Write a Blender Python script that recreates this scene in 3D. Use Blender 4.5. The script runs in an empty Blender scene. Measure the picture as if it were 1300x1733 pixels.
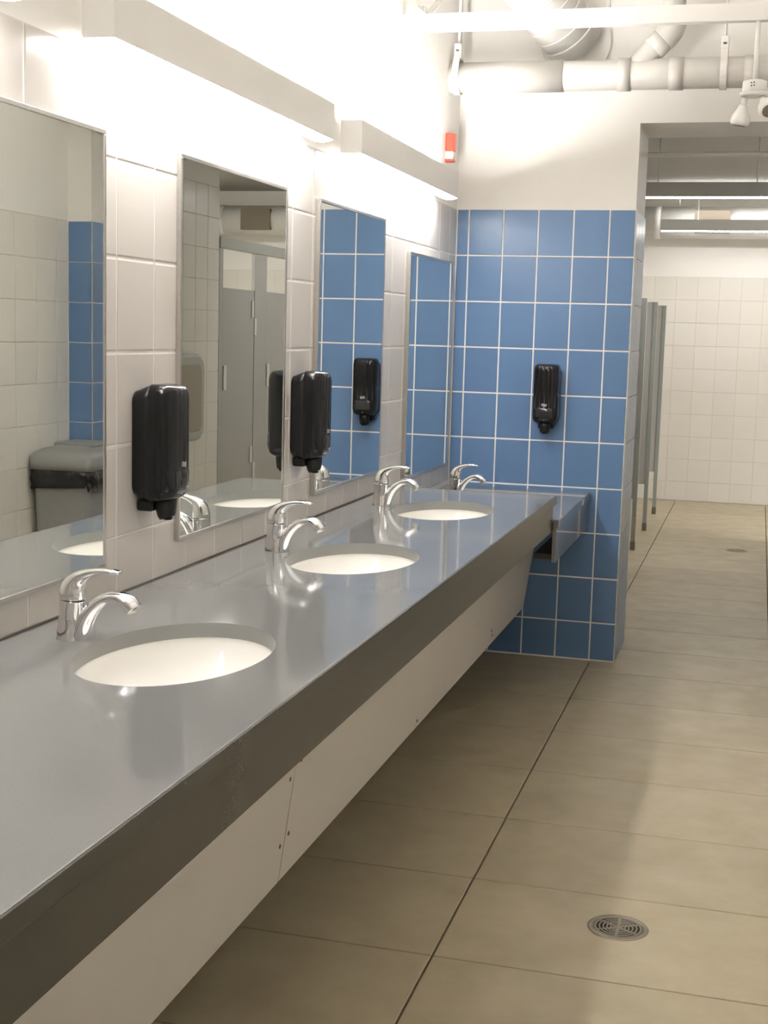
import bpy, bmesh, math, random
from mathutils import Vector, Matrix
random.seed(7)
S = bpy.context.scene
COL = S.collection
pi = math.pi

# ------------------------------------------------------------------ camera
CAM = Vector((1.34393, -6.04219, 1.45578))
YAW, PITCH, ROLL, FPX = -0.265652, -0.132853, 0.027431, 2295.69
F = Vector((math.sin(YAW) * math.cos(PITCH), math.cos(YAW) * math.cos(PITCH), math.sin(PITCH)))
R0 = Vector((math.cos(YAW), -math.sin(YAW), 0)); U0 = R0.cross(F)
Rv = math.cos(ROLL) * R0 + math.sin(ROLL) * U0
Uv = -math.sin(ROLL) * R0 + math.cos(ROLL) * U0
cd = bpy.data.cameras.new('camera'); cam = bpy.data.objects.new('camera', cd); COL.objects.link(cam)
cd.sensor_fit = 'VERTICAL'; cd.sensor_height = 24; cd.lens = FPX / 1733 * 24; cd.clip_start = 0.02
cam.matrix_world = Matrix(((Rv.x, Uv.x, -F.x, CAM.x), (Rv.y, Uv.y, -F.y, CAM.y), (Rv.z, Uv.z, -F.z, CAM.z), (0, 0, 0, 1)))
S.camera = cam

# ------------------------------------------------------------------ world, light levels, exposure
w = bpy.data.worlds.new('room_dark'); S.world = w; w.use_nodes = True
w.node_tree.nodes['Background'].inputs[0].default_value = (1, .97, .92, 1)
w.node_tree.nodes['Background'].inputs[1].default_value = 0.02
VANITY_TUBE = 115.0     # radiance of the tubes over the mirrors (they shine up out of the open tops)
VANITY_LENS = 15.0      # radiance of the diffusers that close the same lights below
STALL_TUBE = 4.0
STALL_HIGH = 110.0      # the brighter lamp over the stalls
STALL_LENS = 11.5       # radiance of the diffusers in the room behind
LAMP_COLOR = (1.0, .975, .95, 1)
vs = S.view_settings
vs.view_transform = 'Standard'; vs.look = 'None'; vs.gamma = 1.0; vs.use_curve_mapping = False
vs.exposure = 1.41
S.cycles.use_denoising = True
S.cycles.max_bounces = 10; S.cycles.diffuse_bounces = 6; S.cycles.glossy_bounces = 5
S.cycles.sample_clamp_indirect = 6

# ------------------------------------------------------------------ materials
def mat(name, col, rough=.5, metal=0., noise=None, bump=None, spec=None, rnd=0., coat=0., emit=None, rvar=None):
    m = bpy.data.materials.new(name); m.use_nodes = True
    nt = m.node_tree; b = nt.nodes['Principled BSDF']
    b.inputs['Base Color'].default_value = (*col, 1); b.inputs['Roughness'].default_value = rough
    b.inputs['Metallic'].default_value = metal
    if spec is not None: b.inputs['Specular IOR Level'].default_value = spec
    if coat: b.inputs['Coat Weight'].default_value = coat; b.inputs['Coat Roughness'].default_value = .09
    if emit:
        b.inputs['Emission Color'].default_value = emit[0]; b.inputs['Emission Strength'].default_value = emit[1]
    tc = nt.nodes.new('ShaderNodeTexCoord')
    src = None
    if noise:
        sc, amt, col2 = noise[:3]
        n = nt.nodes.new('ShaderNodeTexNoise'); n.inputs['Scale'].default_value = sc
        n.inputs['Detail'].default_value = 6; n.inputs['Roughness'].default_value = .62
        geo = nt.nodes.new('ShaderNodeNewGeometry')
        nt.links.new(geo.outputs['Position'], n.inputs['Vector'])
        r = nt.nodes.new('ShaderNodeMapRange'); r.inputs['From Min'].default_value = .35; r.inputs['From Max'].default_value = .68
        r.inputs['To Max'].default_value = amt
        nt.links.new(n.outputs['Fac'], r.inputs['Value'])
        mx = nt.nodes.new('ShaderNodeMix'); mx.data_type = 'RGBA'
        mx.inputs[6].default_value = (*col, 1); mx.inputs[7].default_value = (*col2, 1)
        nt.links.new(r.outputs['Result'], mx.inputs[0]); src = mx.outputs[2]
    if rnd:
        oi = nt.nodes.new('ShaderNodeObjectInfo')
        r = nt.nodes.new('ShaderNodeMapRange'); r.inputs['To Min'].default_value = 1 - rnd; r.inputs['To Max'].default_value = 1 + rnd
        nt.links.new(oi.outputs['Random'], r.inputs['Value'])
        h = nt.nodes.new('ShaderNodeHueSaturation'); h.inputs['Color'].default_value = (*col, 1)
        if src: nt.links.new(src, h.inputs['Color'])
        nt.links.new(r.outputs['Result'], h.inputs['Value']); src = h.outputs['Color']
    if src: nt.links.new(src, b.inputs['Base Color'])
    if rvar:
        n2 = nt.nodes.new('ShaderNodeTexNoise'); n2.inputs['Scale'].default_value = rvar[0]; n2.inputs['Detail'].default_value = 4
        g2 = nt.nodes.new('ShaderNodeNewGeometry'); nt.links.new(g2.outputs['Position'], n2.inputs['Vector'])
        r2 = nt.nodes.new('ShaderNodeMapRange'); r2.inputs['From Min'].default_value = .3; r2.inputs['From Max'].default_value = .7
        r2.inputs['To Min'].default_value = rvar[1]; r2.inputs['To Max'].default_value = rvar[2]
        nt.links.new(n2.outputs['Fac'], r2.inputs['Value']); nt.links.new(r2.outputs['Result'], b.inputs['Roughness'])
    if bump:
        n3 = nt.nodes.new('ShaderNodeTexNoise'); n3.inputs['Scale'].default_value = bump[0]; n3.inputs['Detail'].default_value = 3
        g3 = nt.nodes.new('ShaderNodeNewGeometry'); nt.links.new(g3.outputs['Position'], n3.inputs['Vector'])
        bp = nt.nodes.new('ShaderNodeBump'); bp.inputs['Strength'].default_value = bump[1]; bp.inputs['Distance'].default_value = bump[2]
        nt.links.new(n3.outputs['Fac'], bp.inputs['Height']); nt.links.new(bp.outputs['Normal'], b.inputs['Normal'])
    return m

M = {}
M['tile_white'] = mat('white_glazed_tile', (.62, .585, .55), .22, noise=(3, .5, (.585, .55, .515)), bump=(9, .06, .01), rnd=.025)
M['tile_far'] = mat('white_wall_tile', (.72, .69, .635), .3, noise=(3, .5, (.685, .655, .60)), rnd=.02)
M['tile_blue'] = mat('blue_glazed_tile', (.125, .225, .41), .26, noise=(5, .35, (.112, .205, .385)), bump=(11, .05, .01), rnd=.03)
M['grout'] = mat('white_grout', (.82, .80, .77), .8, noise=(60, .4, (.74, .72, .69)))
M['grout_far'] = mat('wall_grout', (.62, .58, .52), .85, noise=(60, .4, (.55, .51, .45)))
M['paint'] = mat('white_wall_paint', (.82, .80, .765), .55, noise=(4, .3, (.785, .765, .73)), bump=(220, .05, .002))
M['floor_tile'] = mat('sandstone_floor_tile', (.42, .36, .245), .42, noise=(5.5, .8, (.345, .29, .19)), bump=(160, .10, .002), rnd=.03, rvar=(8, .34, .52))
M['floor_grout'] = mat('floor_grout', (.125, .09, .055), .85, noise=(40, .5, (.09, .07, .04)))
M['counter'] = mat('grey_solid_surface', (.19, .19, .187), .10, noise=(380, .55, (.225, .225, .222)), rvar=(14, .06, .10), spec=.62)
M['fascia'] = mat('taupe_laminate_edge_shade', (.056, .052, .042), .26, noise=(300, .5, (.064, .06, .05)), spec=.32)  # laminate of the fascia; on the slab edge its dark tone stands for shade
M['counter_cut'] = mat('grey_solid_surface_edge', (.235, .235, .225), .35, noise=(380, .5, (.28, .28, .27)))
M['caulk'] = mat('grey_caulk', (.12, .11, .10), .6)
M['porcelain'] = mat('white_porcelain', (.86, .84, .80), .12, noise=(6, .2, (.82, .80, .76)))
M['chrome'] = mat('polished_chrome', (.82, .82, .83), .06, 1., noise=(20, .2, (.76, .76, .78)))
M['steel'] = mat('brushed_steel', (.60, .58, .55), .30, 1., noise=(90, .4, (.5, .48, .46)))
M['mirror'] = mat('mirror_glass', (.86, .88, .845), .0, 1., noise=(2, .1, (.85, .87, .835)))
M['black'] = mat('black_gloss_plastic', (.006, .006, .007), .17, noise=(30, .4, (.009, .009, .010)), spec=.4)
M['black_matte'] = mat('black_satin_plastic', (.007, .007, .007), .34, noise=(30, .4, (.010, .010, .010)), spec=.35)
M['smoke'] = mat('smoked_window', (.022, .022, .026), .10, noise=(20, .4, (.03, .03, .034)))
M['mark'] = mat('pale_grey_print', (.30, .30, .31), .5, noise=(500, .5, (.22, .22, .23)))
M['white_panel'] = mat('white_laminate', (.68, .645, .61), .45, noise=(5, .4, (.645, .61, .575)), bump=(300, .04, .001))
M['gap'] = mat('yellowed_seam', (.33, .28, .15), .8)
M['screw'] = mat('screw_metal', (.20, .17, .13), .4, .8)
M['lamp_white'] = mat('white_enamel', (.80, .785, .76), .4, noise=(5, .3, (.76, .745, .72)))
M['lamp_grey'] = mat('grey_enamel', (.50, .50, .49), .45, noise=(5, .3, (.46, .46, .45)))
M['tube_vanity'] = mat('lit_tube', (.9, .9, .9), .4, emit=(LAMP_COLOR, VANITY_TUBE))
M['lens_vanity'] = mat('lit_diffuser', (.8, .8, .8), .4, emit=(LAMP_COLOR, VANITY_LENS))
M['tube_stall'] = mat('lit_tube_stall', (.9, .9, .9), .4, emit=(LAMP_COLOR, STALL_TUBE))
M['lens_high'] = mat('lit_diffuser_high', (.8, .8, .8), .4, emit=(LAMP_COLOR, STALL_HIGH))
M['lens_stall'] = mat('lit_diffuser_stall', (.8, .8, .8), .4, emit=(LAMP_COLOR, STALL_LENS))
M['pvc'] = mat('white_pvc', (.54, .52, .485), .38, noise=(7, .4, (.50, .48, .445)))
M['galv'] = mat('painted_metal', (.70, .68, .65), .45, noise=(12, .4, (.64, .62, .59)))
M['foil'] = mat('white_duct_wrap', (.62, .61, .58), .42, noise=(12, .4, (.56, .55, .52)), bump=(25, .3, .01))
M['partition'] = mat('grey_partition_laminate', (.40, .395, .375), .40, noise=(160, .5, (.36, .355, .34)))
M['partition_edge'] = mat('grey_partition_post', (.30, .32, .30), .35, noise=(120, .4, (.27, .29, .27)))
M['rail'] = mat('satin_rail', (.36, .36, .335), .4, .2, noise=(60, .4, (.33, .33, .305)))
M['foot'] = mat('dark_shoe', (.09, .08, .06), .4, .6)
M['shoe'] = mat('worn_steel_shoe', (.19, .175, .14), .4, .5, noise=(60, .4, (.15, .14, .11)))
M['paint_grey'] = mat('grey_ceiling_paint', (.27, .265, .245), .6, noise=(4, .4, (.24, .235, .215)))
M['bin'] = mat('grey_bin_plastic', (.27, .27, .268), .42, noise=(40, .4, (.245, .245, .243)), bump=(200, .06, .002))
M['bag'] = mat('black_liner', (.012, .012, .013), .22, bump=(35, .8, .02))
M['red'] = mat('red_alarm', (.75, .06, .03), .3, noise=(10, .2, (.7, .05, .03)))
M['lens'] = mat('clear_lens', (.80, .80, .78), .15, noise=(40, .3, (.7, .7, .7)))
M['drain'] = mat('worn_drain_steel', (.27, .235, .18), .45, .5, noise=(120, .6, (.20, .175, .135)))
M['dark'] = mat('dark_hole', (.012, .011, .01), .8)
M['vent'] = mat('tan_vent_screen', (.20, .165, .12), .7, noise=(300, .6, (.13, .105, .08)))
M['station'] = mat('grey_moulded_plastic', (.44, .45, .43), .45, noise=(60, .3, (.4, .41, .39)))
M['station_in'] = mat('tan_moulded_plastic', (.36, .32, .25), .5, noise=(60, .3, (.33, .29, .23)))
M['trim'] = mat('beige_edge_trim', (.52, .48, .40), .35, .5, noise=(30, .3, (.47, .43, .36)))

# ------------------------------------------------------------------ helpers
def mesh_obj(name, bm, m, parent=None, loc=None):
    bmesh.ops.recalc_face_normals(bm, faces=bm.faces[:])
    me = bpy.data.meshes.new(name); bm.to_mesh(me); bm.free()
    for x in (m if isinstance(m, (list, tuple)) else [m]): me.materials.append(x)
    o = bpy.data.objects.new(name, me); COL.objects.link(o)
    if parent is not None: o.parent = parent
    if loc is not None: o.location = loc
    return o
def tag(o, label, cat, group=None, kind=None):
    o['label'] = label; o['category'] = cat
    if group: o['group'] = group
    if kind: o['kind'] = kind
    return o
def thing(name, label, cat, loc=(0, 0, 0), rz=0, group=None):
    o = bpy.data.objects.new(name, None); COL.objects.link(o); o.location = loc; o.rotation_euler = (0, 0, rz)
    o.empty_display_size = .05
    return tag(o, label, cat, group)
def dup(root, loc, rz=None, label=None):
    r = root.copy(); COL.objects.link(r); r.location = loc
    if rz is not None: r.rotation_euler = (0, 0, rz)
    if label: r['label'] = label
    for ch in list(root.children):
        c = ch.copy(); COL.objects.link(c); c.parent = r
        for g in list(ch.children):
            d = g.copy(); COL.objects.link(d); d.parent = c
    return r
def struct(name, bm, m, parent=None):
    o = mesh_obj(name, bm, m, parent)
    if parent is None: o['kind'] = 'structure'
    return o
def NB(): return bmesh.new()
def box(bm, x0, x1, y0, y1, z0, z1, bev=0, mi=0, seg=2):
    r = bmesh.ops.create_cube(bm, size=1)
    vs_ = r['verts']
    for v in vs_:
        v.co = Vector((x0 + (v.co.x + .5) * (x1 - x0), y0 + (v.co.y + .5) * (y1 - y0), z0 + (v.co.z + .5) * (z1 - z0)))
    fs = {f for v in vs_ for f in v.link_faces}
    for f in fs: f.material_index = mi
    if bev:
        es = list({e for v in vs_ for e in v.link_edges})
        q = bmesh.ops.bevel(bm, geom=es, offset=bev, segments=seg, affect='EDGES', profile=.5)
        for f in q['faces']: f.material_index = mi
    return bm
def loft(bm, rings, cap=True, smooth=True, close=True, mi=0):
    """rings: lists of equal length of points; quads between neighbours"""
    vr = [[bm.verts.new(p) for p in r] for r in rings]
    n = len(vr[0])
    for a, b in zip(vr, vr[1:]):
        for i in range(n if close else n - 1):
            j = (i + 1) % n
            f = bm.faces.new((a[i], a[j], b[j], b[i])); f.smooth = smooth; f.material_index = mi
    if cap:
        for r in (vr[0], vr[-1]):
            f = bm.faces.new(r); f.material_index = mi
    return bm
def frame(t):
    t = t.normalized(); up = Vector((0, 0, 1)) if abs(t.z) < .95 else Vector((1, 0, 0))
    a = t.cross(up).normalized(); return a, a.cross(t).normalized()
def tube(bm, pts, r, n=20, cap=True, mi=0):
    pts = [Vector(p) for p in pts]; rs = r if isinstance(r, (list, tuple)) else [r] * len(pts)
    rings = []; a = None
    for i, p in enumerate(pts):
        j0, j1 = max(i - 1, 0), min(i + 1, len(pts) - 1)
        while (pts[j1] - pts[j0]).length < 1e-7 and (j0 > 0 or j1 < len(pts) - 1):
            j0, j1 = max(j0 - 1, 0), min(j1 + 1, len(pts) - 1)
        t = pts[j1] - pts[j0]
        if a is None: a, b = frame(t)
        else:
            t.normalize(); a = (a - t * a.dot(t)).normalized(); b = a.cross(t)
        rings.append([p + rs[i] * (math.cos(k * 2 * pi / n) * a + math.sin(k * 2 * pi / n) * b) for k in range(n)])
    return loft(bm, rings, cap, mi=mi)
def lathe(bm, prof, n=32, c=(0, 0), cap=False, sx=1, sy=1, mi=0):
    rings = [[Vector((c[0] + r * sx * math.cos(k * 2 * pi / n), c[1] + r * sy * math.sin(k * 2 * pi / n), z)) for k in range(n)] for r, z in prof]
    return loft(bm, rings, cap, mi=mi)
def swept_profile(bm, path, n=24, y0=0., e=2.3):
    """path: (x, z, half thickness in plane, half width in y); superellipse section"""
    rings = []
    for i, (x, z, h, wd) in enumerate(path):
        x0, z0 = path[max(i - 1, 0)][:2]; x1, z1 = path[min(i + 1, len(path) - 1)][:2]
        t = Vector((x1 - x0, 0, z1 - z0)).normalized(); nn = Vector((-t.z, 0, t.x))
        ring = []
        for k in range(n):
            a = k * 2 * pi / n; c, s = math.cos(a), math.sin(a)
            c = math.copysign(abs(c) ** (2 / e), c); s = math.copysign(abs(s) ** (2 / e), s)
            ring.append(Vector((x, y0, z)) + nn * h * c + Vector((0, 1, 0)) * wd * s)
        rings.append(ring)
    return loft(bm, rings)
def extrude_x(bm, prof, x0, x1, mi=0):
    return loft(bm, [[Vector((x, y, z)) for y, z in prof] for x in (x0, x1)], smooth=False, mi=mi)
def spline(P, k=8):
    out = []
    for i in range(len(P) - 1):
        p0, p1, p2, p3 = P[max(i - 1, 0)], P[i], P[i + 1], P[min(i + 2, len(P) - 1)]
        for j in range(k):
            t = j / k
            out.append(tuple(.5 * (2 * b + (c - a) * t + (2 * a - 5 * b + 4 * c - d) * t * t + (3 * b - a - 3 * c + d) * t ** 3) for a, b, c, d in zip(p0, p1, p2, p3)))
    return out + [tuple(P[-1])]

def rrect(a, b, r, n=6):
    out = []
    for cx, cz, a0 in ((a - r, b - r, 0), (-a + r, b - r, pi / 2), (-a + r, -b + r, pi), (a - r, -b + r, 1.5 * pi)):
        out += [(cx + r * math.cos(a0 + k * pi / 2 / n), cz + r * math.sin(a0 + k * pi / 2 / n)) for k in range(n + 1)]
    return out

TILES = {}
def tile_mesh(u, v, m, t=.006, ch=(.0018, .0012)):
    key = (round(u, 4), round(v, 4), m.name, t, ch)
    if key in TILES: return TILES[key]
    me = bpy.data.meshes.new('tile')
    a, b = u / 2, v / 2
    V = []
    for du, z in ((0, -t), (0, -ch[1]), (ch[0], 0)):
        V += [(-a + du, -b + du, z), (a - du, -b + du, z), (a - du, b - du, z), (-a + du, b - du, z)]
    Fs = [(8, 9, 10, 11)]
    for lv in (0, 4):
        for i in range(4):
            j = (i + 1) % 4; Fs.append((lv + i, lv + j, lv + 4 + j, lv + 4 + i))
    me.from_pydata(V, [], Fs); me.materials.append(m); me.update()
    TILES[key] = me
    return me
def tile_field(parent, org, ua, va, ub, vb, m, gap=.003, t=.006, keep=None, jit=.0012, gapu=None, ch=(.0018, .0012)):
    """tiles between the joint positions ub (along ua) and vb (along va); face through org"""
    ua, va = Vector(ua), Vector(va); na = ua.cross(va); org = Vector(org)
    gapu = gap if gapu is None else gapu
    for u0, u1 in zip(ub, ub[1:]):
        for v0, v1 in zip(vb, vb[1:]):
            du, dv = u1 - u0 - gapu, v1 - v0 - gap
            if du < .012 or dv < .012: continue
            c = org + ua * (u0 + u1) / 2 + va * (v0 + v1) / 2
            if keep and not keep(c): continue
            o = bpy.data.objects.new('tile', tile_mesh(du, dv, m, t, ch)); COL.objects.link(o)
            j1, j2 = random.uniform(-jit, jit), random.uniform(-jit, jit)
            uu = (ua + na * j1).normalized(); vv = (va + na * j2); vv = (vv - uu * vv.dot(uu)).normalized(); nn = uu.cross(vv)
            o.matrix_local = Matrix(((uu.x, vv.x, nn.x, c.x), (uu.y, vv.y, nn.y, c.y), (uu.z, vv.z, nn.z, c.z), (0, 0, 0, 1)))
            o.parent = parent
def rng(a, b, st):
    n = int(round((b - a) / st)); return [a + i * st for i in range(n + 1)]

# ------------------------------------------------------------------ room shell
XR = 1.946; YB = -7.2; ZC = 3.3; WT = .45      # right wall, wall behind the camera, ceiling, thickness of the blue wall
XO0, XO1, ZO = .795, 1.816, 2.366              # doorway in the blue wall
YF = 6.45; XI = 2.06; YI = 2.2; XS = 3.9; ZC2 = 2.75
HB, TH, TW = .1758, .203, .15577               # blue tile: bottom row, height, width
zrow = [0.004] + [HB + k * TH for k in range(10)]
G = .006

bm = NB(); box(bm, -.15, XS + .15, YB - .1, YF + .15, -.12, -.009)
floor = struct('floor', bm, M['floor_grout'])
xl = [-.10 + .785 * k for k in range(6)]; yl = [-.673 - .4815 * k for k in range(14)][::-1] + [-.673 + .4815 * k for k in range(1, 16)]
xl[0] = 0; xl[-1] = XS; yl[0] = YB; yl[-1] = YF
def in_room(c): return not (c.y < -.2 and c.x > XR)
tile_field(floor, (0, 0, 0), (1, 0, 0), (0, 1, 0), xl, yl, M['floor_tile'], gap=.0036, t=.009, keep=in_room, jit=.0003, gapu=.0055)

bm = NB(); box(bm, -.15, XR + .15, YB - .1, 0.1, ZC, ZC + .1)
struct('ceiling', bm, M['paint'])
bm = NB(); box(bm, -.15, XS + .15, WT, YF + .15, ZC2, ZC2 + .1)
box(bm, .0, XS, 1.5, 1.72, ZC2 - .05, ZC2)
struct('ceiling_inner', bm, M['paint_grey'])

# wall with the mirrors: painted above the tiles
bm = NB(); box(bm, -.15, -.004, YB - .1, 0, -.01, ZC)
for f in bm.faces: f.material_index = 0
box(bm, -.02, -.0014, YB, 0, .74, 2.003, mi=1)
wall_left = struct('wall_left', bm, [M['paint'], M['grout']])
LP, LW = .1339, .18877
yb_ = [-(LP + LW * k) for k in range(33)][::-1] + [-.0015]
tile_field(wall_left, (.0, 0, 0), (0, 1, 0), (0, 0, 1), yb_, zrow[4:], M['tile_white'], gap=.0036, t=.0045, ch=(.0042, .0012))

# blue wall with the doorway
bm = NB()
box(bm, -.15, XO0 - G, .006, WT, -.01, ZC); box(bm, XO1 + G, XR + .05, .006, WT, -.01, ZC); box(bm, XO0 - G, XO1 + G, .006, WT, ZO, ZC)
box(bm, 0, XO0 - .004, .0012, .01, 0, zrow[-1] + .003, mi=1)
box(bm, XO0 - .01, XO0 - .0035, .003, WT, 0, zrow[-1], mi=1)
box(bm, XO1 + .004, XR, .0035, .01, 0, 1.94, mi=1); box(bm, XO1 + .0035, XO1 + .01, .003, WT, 0, 1.94, mi=1)
wall_back = struct('wall_back', bm, [M['paint'], M['grout']])
ubx = [.0015] + [.05648 + TW * k for k in range(5)] + [.7917]
tile_field(wall_back, (0, 0, 0), (1, 0, 0), (0, 0, 1), ubx, zrow, M['tile_blue'], gap=.0062)
tile_field(wall_back, (XO0, 0, 0), (0, 1, 0), (0, 0, 1), [.003, .15, .30, WT], zrow, M['tile_blue'], gap=.004)
rrow = [.003] + [.194 * k for k in range(1, 11)]
tile_field(wall_back, (0, 0, 0), (1, 0, 0), (0, 0, 1), [XO1 + .003, XR - .002], rrow, M['tile_blue'], gap=.004)
tile_field(wall_back, (XO1, 0, 0), (0, -1, 0), (0, 0, 1), [-WT, -.30, -.15, -.003], rrow, M['tile_blue'], gap=.004)
bm = NB(); box(bm, .7917, XO0 + .0008, -.0008, .004, 0, zrow[-1] + .004, .0005)
struct('trim_1', bm, M['trim'])
bm = NB(); box(bm, XO1 - .0008, XO1 + .004, -.0008, .004, 0, 1.944, .0005)
struct('trim_2', bm, M['trim'])

# right wall, behind-camera wall
bm = NB(); box(bm, XR + .004, XR + .12, YB - .1, 0.006, -.01, ZC); box(bm, XR + .0035, XR + .01, -2.6, 0, 0, 1.943, mi=1)
wall_right = struct('wall_right', bm, [M['paint'], M['grout_far']])
tile_field(wall_right, (XR, 0, 0), (0, -1, 0), (0, 0, 1), [.002] + [.11 + .19 * k for k in range(14)], rrow, M['tile_far'], gap=.003, t=.0045)
bm = NB(); box(bm, -.15, XR + .12, YB - .1, YB, -.01, ZC)
struct('wall_front', bm, M['paint'])

# room behind
bm = NB(); box(bm, -.15, XS + .15, YF + .004, YF + .15, -.01, ZC2); box(bm, 0, XS, YF + .0035, YF + .01, 0, zrow[-1], mi=1)
wall_far = struct('wall_far', bm, [M['paint'], M['grout_far']])
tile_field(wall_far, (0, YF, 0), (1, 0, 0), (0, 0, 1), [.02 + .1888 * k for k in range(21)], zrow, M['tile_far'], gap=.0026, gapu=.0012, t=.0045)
bm = NB(); box(bm, -.15, -.004, WT, YF + .1, -.01, ZC2)
struct('wall_inner_left', bm, M['paint'])
r12 = [.003] + [.194 * k for k in range(1, 13)]
bm = NB(); box(bm, XI + .004, XI + .16, WT, YI, -.01, ZC2); box(bm, XI + .0035, XI + .01, WT, YI, 0, r12[-1], mi=1)
box(bm, XI + .16, XS + .15, YI - .12, YI - .004, -.01, ZC2)
wall_inner_right = struct('wall_inner_right', bm, [M['paint'], M['grout_far']])
tile_field(wall_inner_right, (XI, 0, 0), (0, -1, 0), (0, 0, 1), [-YI + .19 * k for k in range(10)], r12, M['tile_far'], gap=.003, t=.0045)
bm = NB(); box(bm, XS + .004, XS + .15, YI, YF, -.01, ZC2); box(bm, XS + .0035, XS + .01, YI, YF, .97, r12[-1], mi=1)
wall_stall = struct('wall_stall', bm, [M['paint'], M['grout_far']])
tile_field(wall_stall, (XS, 0, 0), (0, -1, 0), (0, 0, 1), [-YF + .19 * k for k in range(23)], r12[6:], M['tile_far'], gap=.004, t=.0045)

# ------------------------------------------------------------------ counters
ZT = .86; XF = .643; YE = -1.0; YN = -6.4
BAS = [(.343, -3.785), (.343, -2.655), (.343, -1.60)]
EA, EB = .168, .257
def slab(bm, x0, x1, y0, y1, z0, z1, holes, n=72):
    """counter slab with elliptical cut-outs; material 0 = top, 1 = cut faces"""
    cells = []; y = y0
    for cx, cy in sorted(holes, key=lambda h: h[1]):
        if cy - .34 > y: cells.append((y, cy - .34, None))
        cells.append((cy - .34, min(cy + .34, y1), (cx, cy))); y = cy + .34
    if y < y1: cells.append((y, y1, None))
    for a, b, h in cells:
        if h is None:
            for z in (z0, z1): bm.faces.new([bm.verts.new(p) for p in ((x0, a, z), (x1, a, z), (x1, b, z), (x0, b, z))])
            continue
        cx, cy = h
        angs = sorted([k * 2 * pi / n for k in range(n)] + [math.atan2(yy - cy, xx - cx) % (2 * pi) for xx in (x0, x1) for yy in (a, b)])
        inn, out = [], []
        for t in angs:
            c, s = math.cos(t), math.sin(t)
            q = 1 / math.sqrt((c / EA) ** 2 + (s / EB) ** 2); inn.append((cx + c * q, cy + s * q))
            d = min(((x1 if c > 0 else x0) - cx) / c if abs(c) > 1e-9 else 9, ((b if s > 0 else a) - cy) / s if abs(s) > 1e-9 else 9)
            out.append((cx + c * d, cy + s * d))
        m_ = len(angs)
        for z in (z0, z1):
            vi = [bm.verts.new((*p, z)) for p in inn]; vo = [bm.verts.new((*p, z)) for p in out]
            for i in range(m_):
                j = (i + 1) % m_; bm.faces.new((vi[i], vi[j], vo[j], vo[i]))
        ch = .0025
        r1 = [(cx + (x - cx), cy + (yy - cy), z0) for x, yy in inn]; r2 = [(x, yy, z1) for x, yy in inn]
        va = [bm.verts.new(p) for p in r1]; vb = [bm.verts.new(p) for p in r2]
        for i in range(m_):
            j = (i + 1) % m_; f = bm.faces.new((va[i], va[j], vb[j], vb[i])); f.smooth = True; f.material_index = 1
    c = .003
    prof = [(x1, z1), (x1 + c * .7, z1 - c * .3), (x1 + c, z1 - c), (x1 + c, z0 + c * .5), (x1 + c * .5, z0), (x1, z0)]
    vv = [[bm.verts.new((x, yy, z)) for x, z in prof] for yy in (y0, y1)]
    for i in range(len(prof) - 1): bm.faces.new((vv[0][i], vv[0][i + 1], vv[1][i + 1], vv[1][i]))
    for r, yy in ((vv[0], y0), (vv[1], y1)):
        bm.faces.new(r + [bm.verts.new((x0, yy, z0)), bm.verts.new((x0, yy, z1))])
    return bm
def fix_normals_slab(o):
    return o
vc = thing('vanity_counter', 'long grey solid-surface vanity counter with three oval cut-outs along the mirror wall', 'counter')
bm = NB(); slab(bm, .0015, XF - .0072, YN, YE, ZT - .030, ZT, BAS)
mesh_obj('countertop', bm, [M['counter'], M['counter_cut']], vc)
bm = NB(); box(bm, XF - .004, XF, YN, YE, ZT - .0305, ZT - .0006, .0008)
mesh_obj('edge_shade', bm, M['fascia'], vc)  # strip over the slab's front edge, with shade put into its dark colour
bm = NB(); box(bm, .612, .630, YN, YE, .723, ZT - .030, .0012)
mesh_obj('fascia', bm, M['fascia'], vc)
bm = NB(); box(bm, .0008, .005, YN, YE, ZT, ZT + .0035)
mesh_obj('caulk_bead', bm, M['caulk'], vc)
bm = NB(); box(bm, .600, .6365, YE - .012, YE + .004, .726, .762, .002)
mesh_obj('joint_bracket', bm, M['foot'], vc)
# sloped knee panels under both counters (top further out than bottom), with a joint and screws
def knee(zz): return .372 + (zz - .222) * .135
YJ = -3.29
def knee_panel(y0, y1):
    bm = NB(); z0, z1 = .222, .60; t = .014
    loft(bm, [[Vector(p) for p in ((knee(z0), y, z0), (knee(z1), y, z1), (knee(z1) - t, y, z1), (knee(z0) - t, y, z0))] for y in (y0, y1)], smooth=False)
    o = mesh_obj('access_panel', bm, M['white_panel'], vc)
    o['label'] = 'white sloped knee panel'
    return o
pa = knee_panel(YN, YJ - .003); pb = knee_panel(YJ + .003, -.008)
bm = NB(); z0, z1 = .222, .60
loft(bm, [[Vector((knee(z0) - .004, y, z0)), Vector((knee(z1) - .004, y, z1)), Vector((knee(z1) - .012, y, z1)), Vector((knee(z0) - .012, y, z0))] for y in (YJ - .003, YJ + .003)], smooth=False)
mesh_obj('panel_seam', bm, M['gap'], vc)
for par, y, z in ((pb, YJ + .035, .50), (pa, YJ - .03, .475), (pa, YJ - .03, .318), (pb, YJ + .022, .33), (pb, -2.02, .245), (pb, -.83, .285), (pb, -.80, .262)):
    bm = NB(); lathe(bm, [(.0001, .0025), (.004, .002), (.0062, 0)], 12)
    for v in bm.verts:
        v.co = Vector((v.co.z, v.co.x, v.co.y))
    mesh_obj('screw', bm, M['screw'], par, (knee(z) + .0003, y, z))
bm = NB(); box(bm, .0, knee(.59), YN, -.008, .585, .597)      # the ledge that carries the panels from the wall
mesh_obj('panel_ledge', bm, M['white_panel'], vc)

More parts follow.
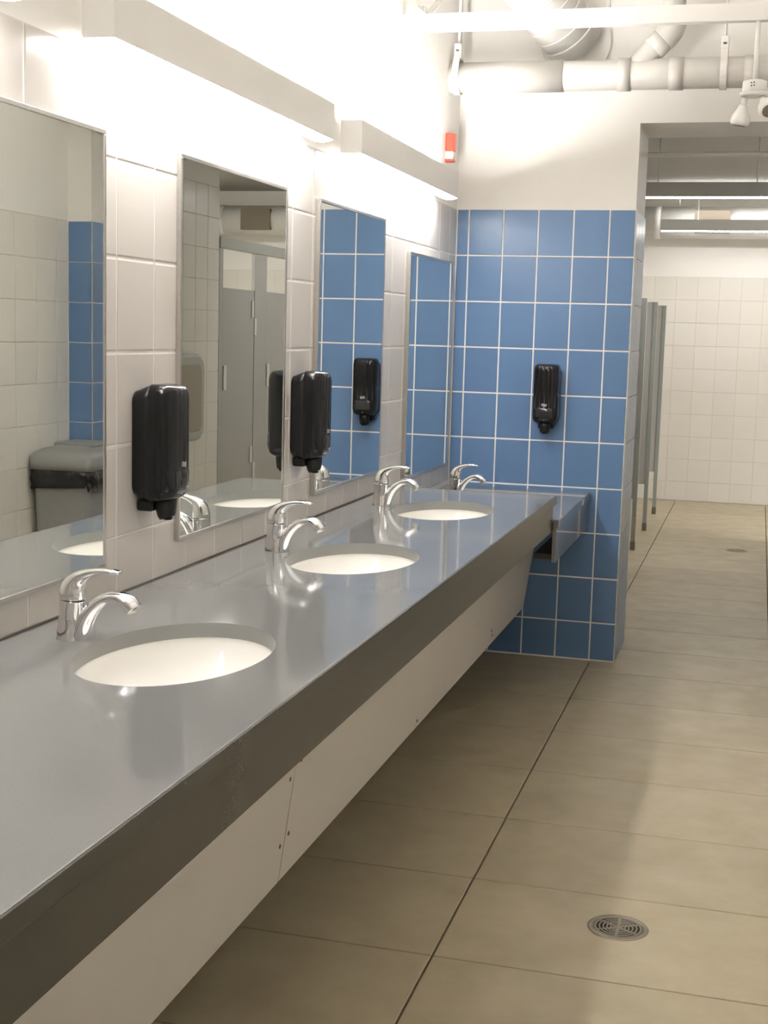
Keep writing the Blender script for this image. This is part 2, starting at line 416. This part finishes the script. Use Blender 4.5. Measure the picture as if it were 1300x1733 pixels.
lc = thing('lowered_counter', 'lowered grey counter section meeting the blue tiled wall beyond the long counter', 'counter')
bm = NB(); slab(bm, .0015, .647, -.985, -.001, .736, .766, [(.343, -.49)])
mesh_obj('countertop', bm, [M['counter'], M['counter_cut']], lc)
bm = NB(); box(bm, .628, .643, -.98, -.002, .602, .736, .0012)
mesh_obj('fascia', bm, M['counter'], lc)
bm = NB(); box(bm, .56, .627, -.97, -.002, .612, .632)
mesh_obj('underframe', bm, M['foot'], lc)

# ------------------------------------------------------------------ basins
bas_lab = ['nearest oval white undermount basin, beneath the faucet at the left of the photo',
           'second oval white undermount basin from the camera, in the middle of the long counter',
           'third oval white undermount basin, near the far end of the long counter']
def make_basin(label):
    b = thing('sink_basin', label, 'sink', (0, 0, 0), 0, 'oval basins along the counters')
    bm = NB(); prof = []
    for k in range(15):
        t = k / 14 * pi / 2
        r = math.cos(t) ** .75 if k < 14 else 0.11
        prof.append((max(r, .11), -.030 - .128 * math.sin(t) ** 1.15))
    prof = [(1.09, -.0305), (1.0, -.0305)] + [(r * 1.0, z - .0005) for r, z in prof]
    rings = [[Vector((r * (EA + .003) * math.cos(k * 2 * pi / 56), r * (EB + .003) * math.sin(k * 2 * pi / 56), z)) for k in range(56)] for r, z in prof]
    loft(bm, rings, cap=False)
    mesh_obj('bowl', bm, M['porcelain'], b)
    bm = NB(); lathe(bm, [(.0001, -.1565), (.010, -.1568), (.021, -.155), (.024, -.1575)], 24)
    mesh_obj('drain', bm, M['chrome'], b)
    bm = NB(); tube(bm, [(.1525, 0, -.056), (.1585, 0, -.055)], .0065, 14)
    mesh_obj('overflow', bm, M['foot'], b)
    return b
b0 = make_basin(bas_lab[0]); b0.location = (*BAS[0], ZT)
for i in (1, 2): dup(b0, (*BAS[i], ZT), label=bas_lab[i])
dup(b0, (.343, -.49, .766), label='oval basin of the lowered counter, hidden behind the far end of the long counter')


# ------------------------------------------------------------------ faucets
def make_faucet(label):
    f = thing('faucet', label, 'faucet', (0, 0, 0), 0, 'chrome faucets along the counters')
    bm = NB()
    swept_profile(bm, spline([(.000, 0, .0285, .0255), (.000, .012, .0270, .0245), (.001, .04, .0240, .0225), (.002, .066, .0240, .0228), (.0025, .0755, .0242, .023)], 5), 28)
    mesh_obj('body', bm, M['chrome'], f)
    bm = NB()
    swept_profile(bm, spline([(.021, 0, .0150, .0215), (.0235, .018, .0150, .021), (.032, .042, .0145, .0205), (.049, .066, .0130, .019), (.074, .0835, .0112, .0185), (.099, .087, .0118, .0195), (.1185, .079, .0135, .021), (.131, .0665, .0135, .021)], 6), 28)
    sp = mesh_obj('spout', bm, M['chrome'], f)
    bm = NB(); tube(bm, [(.123, 0, .068), (.1265, 0, .0592)], [.0105, .0105], 20)
    mesh_obj('aerator', bm, M['steel'], sp)
    bm = NB()
    swept_profile(bm, spline([(.0025, .0772, .0238, .0228), (.0025, .088, .0240, .0225), (.0065, .104, .0215, .0205), (.0175, .1185, .0145, .0175), (.036, .1285, .0095, .0152), (.060, .1345, .0065, .0135), (.085, .1355, .005, .0125), (.1015, .134, .0028, .009)], 6), 28)
    mesh_obj('lever', bm, M['chrome'], f)
    bm = NB(); lathe(bm, [(.0232, .0752), (.0225, .0764), (.0232, .0775)], 28, c=(.0025, 0))
    mesh_obj('joint_ring', bm, M['foot'], f)
    return f
fl = ['nearest chrome single-lever faucet, at the left beside the nearest basin', 'chrome single-lever faucet behind the middle basin of the long counter',
      'chrome single-lever faucet behind the third basin, near the long counter end', 'chrome single-lever faucet on the lowered counter, next to the blue wall']
f0 = make_faucet(fl[0]); f0.location = (.116, -3.765, ZT)
dup(f0, (.116, -2.637, ZT), label=fl[1]); dup(f0, (.116, -1.580, ZT), label=fl[2]); dup(f0, (.122, -.42, .766), label=fl[3])

# ------------------------------------------------------------------ mirrors
def make_mirror(label, y0, y1, z0, z1, yaw=0., tilt=0.):
    dp = .0118 if not yaw else .0160
    t = thing('wall_mirror', label, 'mirror', (0, (y0 + y1) / 2, (z0 + z1) / 2), 0, 'mirrors over the counters')
    a, b = (y1 - y0) / 2, (z1 - z0) / 2; wd = .010
    bm = NB()
    box(bm, .0002, dp, -a, a, b - wd, b, .001); box(bm, .0002, dp, -a, a, -b, -b + wd, .001)
    box(bm, .0002, dp, -a, -a + wd, -b + wd, b - wd, .001); box(bm, .0002, dp, a - wd, a, -b + wd, b - wd, .001)
    fr = mesh_obj('frame', bm, M['steel'], t)
    bm = NB(); box(bm, -.0015, .0015, -a + wd * .8, a - wd * .8, -b + wd * .8, b - wd * .8)
    g = mesh_obj('glass', bm, M['mirror'], t)
    g.rotation_euler = (0, tilt, yaw); g.location = (.0085 if not yaw else .0105, 0, 0)
    return t
make_mirror('nearest steel-framed mirror, cut by the left photo edge, reflecting a grey bin', -4.175, -3.415, .932, 1.852)
make_mirror('steel-framed mirror between the two left soap dispensers, reflecting grey stall doors', -3.035, -2.285, .936, 1.855)
make_mirror('steel-framed mirror reflecting the wall-mounted dispenser on blue tiles', -2.0, -1.24, .936, 1.855, yaw=-.009)
make_mirror('farthest steel-framed mirror, hung lower beside the blue wall corner', -.865, -.11, .868, 1.763, yaw=-.012)

# ------------------------------------------------------------------ soap dispensers
def make_dispenser(label):
    d = thing('soap_dispenser', label, 'dispenser', (0, 0, 0), 0, 'black soap dispensers')
    hw, dep, z0, z1 = .0575, .102, .0, .268
    # wall plate
    bm = NB()
    loft(bm, [[Vector((x, y, z + .1345)) for y, z in rrect(aw, bh, .027)] for x, aw, bh in ((.0005, hw - .001, .118), (.008, hw, .120), (.026, hw, .128), (.040, hw, .1325), (.043, hw - .003, .1300))], smooth=True)
    box(bm, .0005, .040, -.034, .034, -.020, .006, .006)
    mesh_obj('back_plate', bm, M['black_matte'], d)
    # cover: fluted superelliptic shell with rounded top and bottom
    def ring(z, s, flute):
        pts = []
        n = 144
        for k in range(n + 1):
            a = -pi / 2 + k * pi / n; c, s_ = math.cos(a), math.sin(a)
            e = 2 / 3.4
            x = .040 + (dep - .040) * s * math.copysign(abs(c) ** e, c); y = hw * (1 - .10 * (1 - s)) * math.copysign(abs(s_) ** e, s_)
            y *= (.42 + .58 * s)
            if flute and abs(y) < .05:
                g = max(0, math.cos(y / .0105 * pi)) ** 1.5
                x -= .0045 * g * flute * min(1, max(0, (x - .05) / .03))
            pts.append(Vector((x, y, z)))
        return pts
    bm = NB(); zs = []
    for z, s, fl_ in ((.006, .50, 0), (.009, .70, 0), (.015, .86, 0), (.024, .95, 0), (.036, 1, 0), (.078, 1, 0), (.082, 1, 1), (.15, 1, 1), (.236, 1, 1), (.246, .985, .7), (.254, .95, .2), (.261, .88, 0), (.266, .74, 0), (.268, .5, 0)):
        zs.append(ring(z, s, fl_))
    vr = [[bm.verts.new(p) for p in r] for r in zs]
    for a, b in zip(vr, vr[1:]):
        for i in range(len(a) - 1):
            f = bm.faces.new((a[i], a[i + 1], b[i + 1], b[i])); f.smooth = True
    bm.faces.new(vr[0]); bm.faces.new(vr[-1]); bm.faces.new([r[0] for r in vr]); bm.faces.new([r[-1] for r in vr])
    mesh_obj('cover', bm, M['black'], d)
    # level window in the lower cover
    bm = NB(); rings = []
    for z in (.034, .040, .072, .076):
        rr = []
        for k in range(25):
            y = -.036 + .072 * k / 24
            a = min(1, abs(y) / hw) ; x = .040 + (dep - .040) * (1 - a ** 3.4) ** (1 / 3.4) + (.0012 if .036 < z < .074 else -.0005)
            rr.append(Vector((x, y, z)))
        rings.append(rr)
    loft(bm, rings, cap=False, close=False)
    mesh_obj('level_window', bm, M['smoke'], d)
    # nozzle and its shroud
    bm = NB(); tube(bm, [(.058, 0, .012), (.058, 0, -.010), (.060, 0, -.030), (.062, 0, -.036)], [.026, .025, .021, .018], 20)
    nz = mesh_obj('nozzle', bm, M['black_matte'], d)
    bm = NB(); tube(bm, [(.062, 0, -.034), (.062, 0, -.040)], [.012, .010], 16)
    mesh_obj('tip', bm, M['black'], nz)
    bm = NB(); rr = []
    for x in (dep + .0000, dep + .0009):       # small pale flag mark on the cover
        top = [(-.0115 + .023 * k / 8, .0885 + .0062 + .0012 * math.sin(k / 8 * 2 * pi)) for k in range(9)]
        bot = [(.0105 - .023 * k / 8, .0885 - .0052 + .0012 * math.sin((1 - k / 8) * 2 * pi)) for k in range(9)]
        rr.append([Vector((x, a, b)) for a, b in top + bot])
    loft(bm, rr, smooth=False)
    mesh_obj('flag_mark', bm, M['mark'], d)
    bm = NB(); lathe(bm, [(.0001, .0022), (.003, .0018), (.0045, 0)], 14)
    for v in bm.verts: v.co = Vector((v.co.z + dep - .006, v.co.x, v.co.y + .024))
    mesh_obj('lock', bm, M['steel'], d)
    return d
d0 = make_dispenser('nearest black soap dispenser, on white tiles above the nearest faucet'); d0.location = (0, -3.213, 1.055)
dup(d0, (0, -2.143, 1.062), label='black soap dispenser on white tiles between the second and third mirrors')
dup(d0, (.443, 0, 1.062), -pi / 2, 'black soap dispenser mounted on the blue tiled wall')

# ------------------------------------------------------------------ vanity lights
def make_vanity(label):
    t = thing('vanity_light', label, 'light', (0, 0, 0), 0, 'tube lights over the mirrors')
    L = 1.415; z0, z1 = 2.006, 2.108
    bm = NB()
    box(bm, .0975, .1005, 0, L, z0, z1, .0006, seg=1); box(bm, .030, .0325, 0, L, z0 + .004, z1)
    box(bm, .0325, .0975, 0, .003, z0, z1); box(bm, .0325, .0975, L - .003, L, z0, z1)
    mesh_obj('housing', bm, M['lamp_white'], t)
    for y in (.12, L - .24):
        bm = NB(); box(bm, -.004, .030, y, y + .12, z0 + .02, z1 - .02)
        mesh_obj('wall_bracket', bm, M['lamp_white'], t)
    bm = NB(); tube(bm, [(.052, .03, 2.088), (.052, L - .03, 2.088)], .008, 16)
    mesh_obj('tube', bm, M['tube_vanity'], t)
    bm = NB(); loft(bm, [[Vector((.033 + .064 * k / 10, y, z0 + .001 - .007 * math.sin(pi * k / 10) ** .6)) for k in range(11)] + [Vector((.097, y, z0 + .006)), Vector((.033, y, z0 + .006))] for y in (.0035, L - .0035)])
    mesh_obj('diffuser', bm, M['lens_vanity'], t)
    for y in (.003, L - .023):
        bm = NB(); box(bm, .040, .064, y, y + .02, z0 + .05, z1 - .006, .002)
        mesh_obj('lamp_holder', bm, M['lamp_white'], t)
    return t
v0 = make_vanity('long white tube light above the mirror between the left soap dispensers'); v0.location = (0, -3.555, 0)
dup(v0, (0, -1.855, 0), label='long white tube light nearest the blue wall corner')
dup(v0, (0, -5.285, 0), label='white tube light at the top left corner, mostly cut by the frame')

# ------------------------------------------------------------------ fire alarm
t = thing('alarm_strobe', 'small red alarm with clear lens on the white wall above the tube light', 'alarm', (0, -.262, 2.178))
bm = NB(); box(bm, -.0035, .036, 0, .045, .042, .118, .006); mesh_obj('housing', bm, M['red'], t)
bm = NB(); box(bm, -.0035, .031, .003, .042, .010, .043, .004); mesh_obj('lens', bm, M['lens'], t)
bm = NB(); box(bm, -.0035, .033, .0, .045, .0, .010, .002); mesh_obj('base_rim', bm, M['red'], t)

# ------------------------------------------------------------------ overhead pipes
PZ, PY, PR = 2.53, -.20, .061
t = thing('drain_pipe', 'thick white plastic drain pipe running across above the blue wall', 'pipe', (0, 0, 0))
bm = NB(); tube(bm, [(-.004, PY, PZ), (XR, PY, PZ)], PR, 32); mesh_obj('pipe_run', bm, M['pvc'], t)
for x0, x1, g in ((.06, .482, .0035), (.706, .759, .005), (.915, .972, .005), (1.213, 1.266, .005)):
    bm = NB(); tube(bm, [(x0, PY, PZ), (x0, PY, PZ), (x1, PY, PZ), (x1, PY, PZ)], [PR, PR + g, PR + g, PR], 32)
    mesh_obj('coupling', bm, M['pvc'], t)
bm = NB(); tube(bm, [(.77, PY, PZ + .02), (.80, PY, PZ + .052), (.868, PY, PZ + .124), (.874, PY, PZ + .13)], [.044, .044, .044, .044], 28)
br = mesh_obj('wye_branch', bm, M['pvc'], t)
bm = NB(); tube(bm, [(.845, PY, PZ + .098), (.845, PY, PZ + .098), (.89, PY, PZ + .145), (.89, PY, PZ + .145)], [.044, .050, .050, .044], 28)
mesh_obj('branch_socket', bm, M['pvc'], br)
bm = NB(); tube(bm, spline([(.880, PY, PZ + .137), (.898, PY, PZ + .156), (.913, PY, PZ + .178), (.919, PY, PZ + .205), (.919, PY, PZ + .215)], 5), .054, 28)
mesh_obj('elbow', bm, M['pvc'], br)
bm = NB(); tube(bm, [(.919, PY, PZ + .2), (.919, PY, ZC)], .048, 28); mesh_obj('riser', bm, M['pvc'], t)
def hanger(x, label):
    h = thing('pipe_hanger', label, 'hanger', (x, PY, PZ), 0, 'hangers on the drain pipe')
    bm = NB(); r = PR + .004
    rings = []
    n = 40
    for k in range(n + 1):
        a = -pi / 2 + .0 + k * 2 * pi / n
        cy, cz = math.cos(a) * r, math.sin(a) * r
        if cz > 0: cz = cz * 1.0 + max(0, (cz / r) ** 3) * .035
        rings.append([Vector((sx, cy * q, cz * q)) for sx, q in ((-.014, 1), (.014, 1), (.014, 1.05), (-.014, 1.05))])
    loft(bm, rings, cap=False, smooth=False)
    st = mesh_obj('strap', bm, M['galv'], h)
    bm = NB(); box(bm, -.015, .015, -.026, .026, r + .012, r + .075, .004); mesh_obj('clevis', bm, M['galv'], h)
    bm = NB(); tube(bm, [(0, 0, r + .07), (0, 0, ZC - PZ)], .0055, 12); mesh_obj('rod', bm, M['galv'], h)
    bm = NB(); tube(bm, [(-.005, -.034, r + .045), (.005, -.027, r + .045)], .004, 10); mesh_obj('bolt', bm, M['screw'], h)
    return h
h0 = hanger(1.131, 'strap hanger with rod holding the drain pipe right of its angled branch')
dup(h0, (.029, PY, PZ), label='strap hanger with rod holding the drain pipe by the left corner')

t = thing('air_duct', 'round white wrapped air duct entering the wall above the drain pipe', 'duct', (0, 0, 0))
A = Vector((.50, -.002, 2.705)); D = Vector((-.42, -.55, .50)).normalized()
bm = NB(); tube(bm, [A + D * s for s in (0, .3, .6, .95)], .128, 36); mesh_obj('duct_run', bm, M['foil'], t)
for s in [.06 + .055 * k for k in range(12)]:
    bm = NB(); tube(bm, [A + D * (s - .004), A + D * (s + .004)], .1312, 36); mesh_obj('spiral_rib', bm, M['galv'], t)
bm = NB(); tube(bm, [A + Vector((0, -.012, 0)), A], .150, 40); mesh_obj('wall_collar', bm, M['galv'], t)

t = thing('ceiling_strut', 'white metal strut hung across the room below the ceiling', 'strut', (0, 0, 0))
bm = NB()
extrude_x(bm, [(-1.02, 2.553), (-.98, 2.553), (-.98, 2.612), (-.983, 2.612), (-.983, 2.557), (-1.017, 2.557), (-1.017, 2.569), (-1.0195, 2.570), (-1.0195, 2.573), (-1.017, 2.574), (-1.017, 2.612), (-1.02, 2.612)], -.004, XR)
mesh_obj('channel', bm, M['galv'], t)
for x in (.75, 1.6):
    bm = NB(); tube(bm, [(x, -1.0, 2.556), (x, -1.0, ZC)], .005, 10); mesh_obj('hanger_rod', bm, M['galv'], t)

t = thing('conduit', 'thin white bent conduit on the upper left wall above the strut', 'conduit', (0, 0, 0))
bm = NB(); tube(bm, spline([(.02, -.95, 2.66), (.02, -.80, 2.665), (.02, -.70, 2.69), (.02, -.45, 2.86), (.02, -.25, 3.3)], 5), .013, 14)
mesh_obj('pipe_run', bm, M['galv'], t)
bm = NB(); box(bm, -.004, .034, -.83, -.80, 2.645, 2.685, .002); mesh_obj('clamp', bm, M['galv'], t)

t = thing('floodlight', 'white twin-head floodlight hanging on a rod below the strut', 'light', (1.268, -1.0, 2.30))
bm = NB(); tube(bm, [(0, 0, .05), (0, 0, .2535)], .0085, 16); mesh_obj('stem', bm, M['lamp_white'], t)
bm = NB(); tube(bm, [(0, 0, .012), (0, 0, .012), (0, 0, .050), (0, 0, .054)], [.036, .042, .041, .030], 32)
bxo = mesh_obj('junction_box', bm, M['lamp_white'], t)
for a in (-.5, .5):
    for zz in (.030, .040):
        bm = NB(); tube(bm, [(-.0405 * math.cos(a * .35) , -.024 + a * .012, zz), (-.036, -.02 + a * .012, zz)], .0022, 8)
        for v in bm.verts:
            v.co = Matrix.Rotation(.9, 3, 'Z') @ v.co
        mesh_obj('knockout', bm, M['dark'], bxo)
bm = NB(); tube(bm, [(0, 0, 0), (0, 0, .008), (0, 0, .012)], [.044, .052, .050], 32); mesh_obj('cover_plate', bm, M['lamp_white'], t)
def head(px, d):
    d = Vector(d).normalized(); p = Vector((px, 0, -.002))
    bm = NB(); tube(bm, [p, p + d * .028], [.009, .011], 16); nk = mesh_obj('swivel', bm, M['lamp_white'], t)
    q = p + d * .026
    bm = NB(); tube(bm, [q, q, q + d * .008, q + d * .022, q + d * .038, q + d * .054, q + d * .064, q + d * .070], [.010, .0145, .016, .022, .030, .0335, .032, .026], 28)
    h = mesh_obj('lamp_head', bm, M['lamp_white'], t)
    bm = NB(); tube(bm, [q + d * .0702, q + d * .072], [.0245, .022], 24); mesh_obj('lamp_lens', bm, M['vent'], h)
head(-.030, (-.16, .10, -1)); head(.026, (.30, -.75, -.62))

# ------------------------------------------------------------------ floor drains
def make_drain(label):
    t = thing('floor_drain', label, 'drain', (0, 0, 0), 0, 'round floor drains')
    bm = NB(); lathe(bm, [(.0605, .0006), (.061, .0022), (.070, .0022), (.0745, .0014), (.0755, .0003)], 56); mesh_obj('rim', bm, M['drain'], t)
    bm = NB(); lathe(bm, [(.0001, .0004), (.0608, .0004)], 40); mesh_obj('sump', bm, M['dark'], t)
    bm = NB()
    for r0, r1 in ((.006, .0105), (.0155, .020), (.025, .0295), (.0345, .039), (.044, .0485), (.0535, .0605)):
        lathe(bm, [(r0, .0006), (r0, .0020), (r1, .0020), (r1, .0006)], 56)
    for k in range(3):
        a = k * pi / 3 + .52; 
        c, s = math.cos(a), math.sin(a)
        q = [Vector((x * c - y * s, x * s + y * c, .0021)) for x, y in ((-.06, -.0035), (.06, -.0035), (.06, .0035), (-.06, .0035))]
        loft(bm, [q, [v - Vector((0, 0, .0015)) for v in q]], smooth=False)
    g = mesh_obj('grate', bm, M['drain'], t)
    return t
dr = make_drain('round metal floor drain in the foreground floor tile'); dr.location = (1.090, -2.785, 0)
dup(dr, (1.269, 3.64, 0), .4, 'round metal floor drain far off in the room behind')

# ------------------------------------------------------------------ room behind: screens, stalls, lights, duct
def make_screen(label):
    t = thing('privacy_screen', label, 'screen', (0, 0, 0), 0, 'grey screens on posts in the room behind')
    bm = NB(); box(bm, -.575, -.030, -.010, .010, .355, 1.722, .002); mesh_obj('panel', bm, M['partition'], t)
    bm = NB(); box(bm, -.030, .0, -.016, .016, .0, 1.722, .002)
    ps = mesh_obj('post', bm, M['partition_edge'], t)
    bm = NB(); box(bm, -.032, .002, -.018, .018, 0.0005, .06, .002); mesh_obj('shoe', bm, M['shoe'], ps)
    return t
s0 = make_screen('nearest grey privacy screen on a post, just past the blue wall edge'); s0.location = (.588, 3.36, 0)
dup(s0, (.586, 4.36, 0), label='middle grey privacy screen of three in the room behind')
dup(s0, (.582, 5.39, 0), label='farthest grey privacy screen, nearest the far white wall')

t = thing('toilet_stall', 'grey toilet stall fronts with doors and head rail, seen in the second mirror', 'stall', (XI, 0, 0))
for y0, y1 in ((2.205, 2.270), (2.850, 3.083), (3.66, 3.89)):
    bm = NB(); box(bm, .0, .028, y0, y1, .0, 1.985, .002); mesh_obj('pilaster', bm, M['partition'], t)
for y0 in (2.274, 3.087):
    bm = NB(); box(bm, .002, .026, y0, y0 + .569, .30, 1.705, .002); d = mesh_obj('door', bm, M['partition'], t)
    for z in (1.52, 1.40, .52, .40):
        bm = NB(); dy = .53 if z in (1.52, .52) else .585
        box(bm, -.006, .001, y0 + dy - .02, y0 + dy + .02, z, z + .115, .002); mesh_obj('hinge', bm, M['galv'], d)
    bm = NB(); box(bm, -.008, .001, y0 + .008, y0 + .055, 1.04, 1.20, .003); mesh_obj('latch', bm, M['galv'], d)
bm = NB(); box(bm, -.010, .040, YI, 4.6, 1.955, 2.028, .004); mesh_obj('head_rail', bm, M['rail'], t)
bm = NB(); box(bm, .03, 1.80, 2.955, 2.98, .30, 1.705, .002); mesh_obj('side_panel', bm, M['partition'], t)

t = thing('changing_station', 'grey rounded fold-down changing station, reflected in the second mirror', 'station', (XI, 1.36, 1.02))
bm = NB(); loft(bm, [[Vector((x, y, z)) for y, z in rrect(.42 - i, .265 - i, .09)] for x, i in ((0, 0), (-.07, 0), (-.085, .008), (-.09, .02))], smooth=True)
mesh_obj('shell', bm, M['station'], t)
bm = NB(); loft(bm, [[Vector((x, y, z)) for y, z in rrect(.36 - i, .205 - i, .05)] for x, i in ((-.0895, 0), (-.092, .0), (-.094, .006))], smooth=True)
mesh_obj('inset', bm, M['station_in'], t)

def make_batten(label, y, x0, x1, z0=2.352, top=False, lens='lens_stall'):
    t = thing('batten_light', label, 'light', (0, y, 0), 0, 'tube lights in the room behind')
    z1 = z0 + .090
    bm = NB(); box(bm, x0, x1, -.050, -.047, z0, z1); box(bm, x0, x1, .047, .050, z0, z1 - (.045 if top else 0))
    if not top: box(bm, x0, x1, -.047, .047, z1 - .004, z1)
    box(bm, x0, x0 + .003, -.047, .047, z0, z1 - .004); box(bm, x1 - .003, x1, -.047, .047, z0, z1 - .004)
    mesh_obj('housing', bm, M['lamp_grey'], t)
    bm = NB(); loft(bm, [[Vector((x, -.0465 + .093 * k / 10, z0 + .001 - .008 * math.sin(pi * k / 10) ** .6)) for k in range(11)] + [Vector((x, .0465, z0 + .006)), Vector((x, -.0465, z0 + .006))] for x in (x0 + .0035, x1 - .0035)])
    mesh_obj('diffuser', bm, M[lens], t)
    if top:
        bm = NB(); tube(bm, [(x0 + .03, 0, z1 - .03), (x1 - .03, 0, z1 - .03)], .013, 14); mesh_obj('tube', bm, M['tube_stall'], t)
    for x in (x0 + .3, x1 - .3):
        bm = NB(); tube(bm, [(x, -.040, z1 - .006), (x, -.040, ZC2)], .004, 10); mesh_obj('hanger_rod', bm, M['lamp_grey'], t)
    return t
make_batten('nearer grey batten tube light hanging beyond the doorway', 3.0, .35, 1.56)
make_batten('farther grey batten tube light hanging before the far wall duct', 5.78, .476, 1.95, top=True)
make_batten('batten tube light high above the grey toilet stalls', 3.3, 2.35, 3.78, z0=2.655, lens='lens_high')
t = thing('wall_conduit', 'pale pipe spanning beneath the ceiling just beyond the doorway', 'pipe', (0, 0, 0))
bm = NB(); tube(bm, [(-.004, .62, 2.312), (XI + .004, .62, 2.312)], .0115, 16); mesh_obj('pipe_run', bm, M['paint'], t)
for x in (.3, 1.7):
    bm = NB(); tube(bm, [(x, .62, 2.318), (x, .62, ZC2)], .004, 8); mesh_obj('hanger_rod', bm, M['galv'], t)

t = thing('ventilation_duct', 'white round ventilation duct with tan vents along the far wall', 'duct', (0, 6.10, 2.445))
bm = NB(); tube(bm, [(0, 0, 0), (XS, 0, 0)], .135, 40); mesh_obj('duct_run', bm, M['foil'], t)
for x in (.42, 1.4, 2.75, 3.62):
    bm = NB(); tube(bm, [(x - .03, 0, 0), (x - .03, 0, 0), (x + .03, 0, 0), (x + .03, 0, 0)], [.13, .139, .139, .13], 40); mesh_obj('collar', bm, M['foil'], t)
for x in (.885, 3.25):
    bm = NB(); box(bm, x - .145, x + .145, -.150, -.10, -.095, .095, .003); mesh_obj('vent', bm, M['vent'], t)
for x in (.6, 2.2):
    bm = NB(); tube(bm, [(x, 0, .13), (x, 0, ZC2 - 2.445)], .006, 8); mesh_obj('hanger_rod', bm, M['galv'], t)

# ------------------------------------------------------------------ rubbish bin (reflected in the nearest mirror)
t = thing('rubbish_bin', 'grey lidded rubbish bin with black liner, reflected in the nearest mirror', 'bin', (1.775, -.215, 0))
def taper(zs):
    return [[Vector((x * s, y * s, z)) for x, y in rrect(.155, .185, .03)] for z, s in zs]
bm = NB(); loft(bm, taper([(.0005, .80), (.02, .82), (.60, .93), (.735, .95), (.745, 1.0), (.765, 1.0)])); mesh_obj('body', bm, M['bin'], t)
bm = NB(); rings = []
for z, s in ((.690, 1.03), (.70, 1.0), (.725, 1.04), (.75, 1.02), (.772, 1.03), (.775, .99)):
    P = rrect(.155, .185, .03, 12); rings.append([Vector((x * s * (1 + .018 * math.sin(k * 1.7 + z * 90)), y * s * (1 + .018 * math.sin(k * 2.3 + z * 60)), z + (.016 * math.sin(k * .9) if z < .71 else 0))) for k, (x, y) in enumerate(P)])
loft(bm, rings, cap=False); mesh_obj('liner', bm, M['bag'], t)
bm = NB(); loft(bm, taper([(.772, 1.05), (.80, 1.06), (.83, 1.05), (.852, .96), (.868, .78), (.878, .5), (.882, .15)])); lid = mesh_obj('lid', bm, M['bin'], t)
bm = NB(); box(bm, -.10, .10, -.06, .14, .87, .892, .008); mesh_obj('flap', bm, M['bin'], lid)
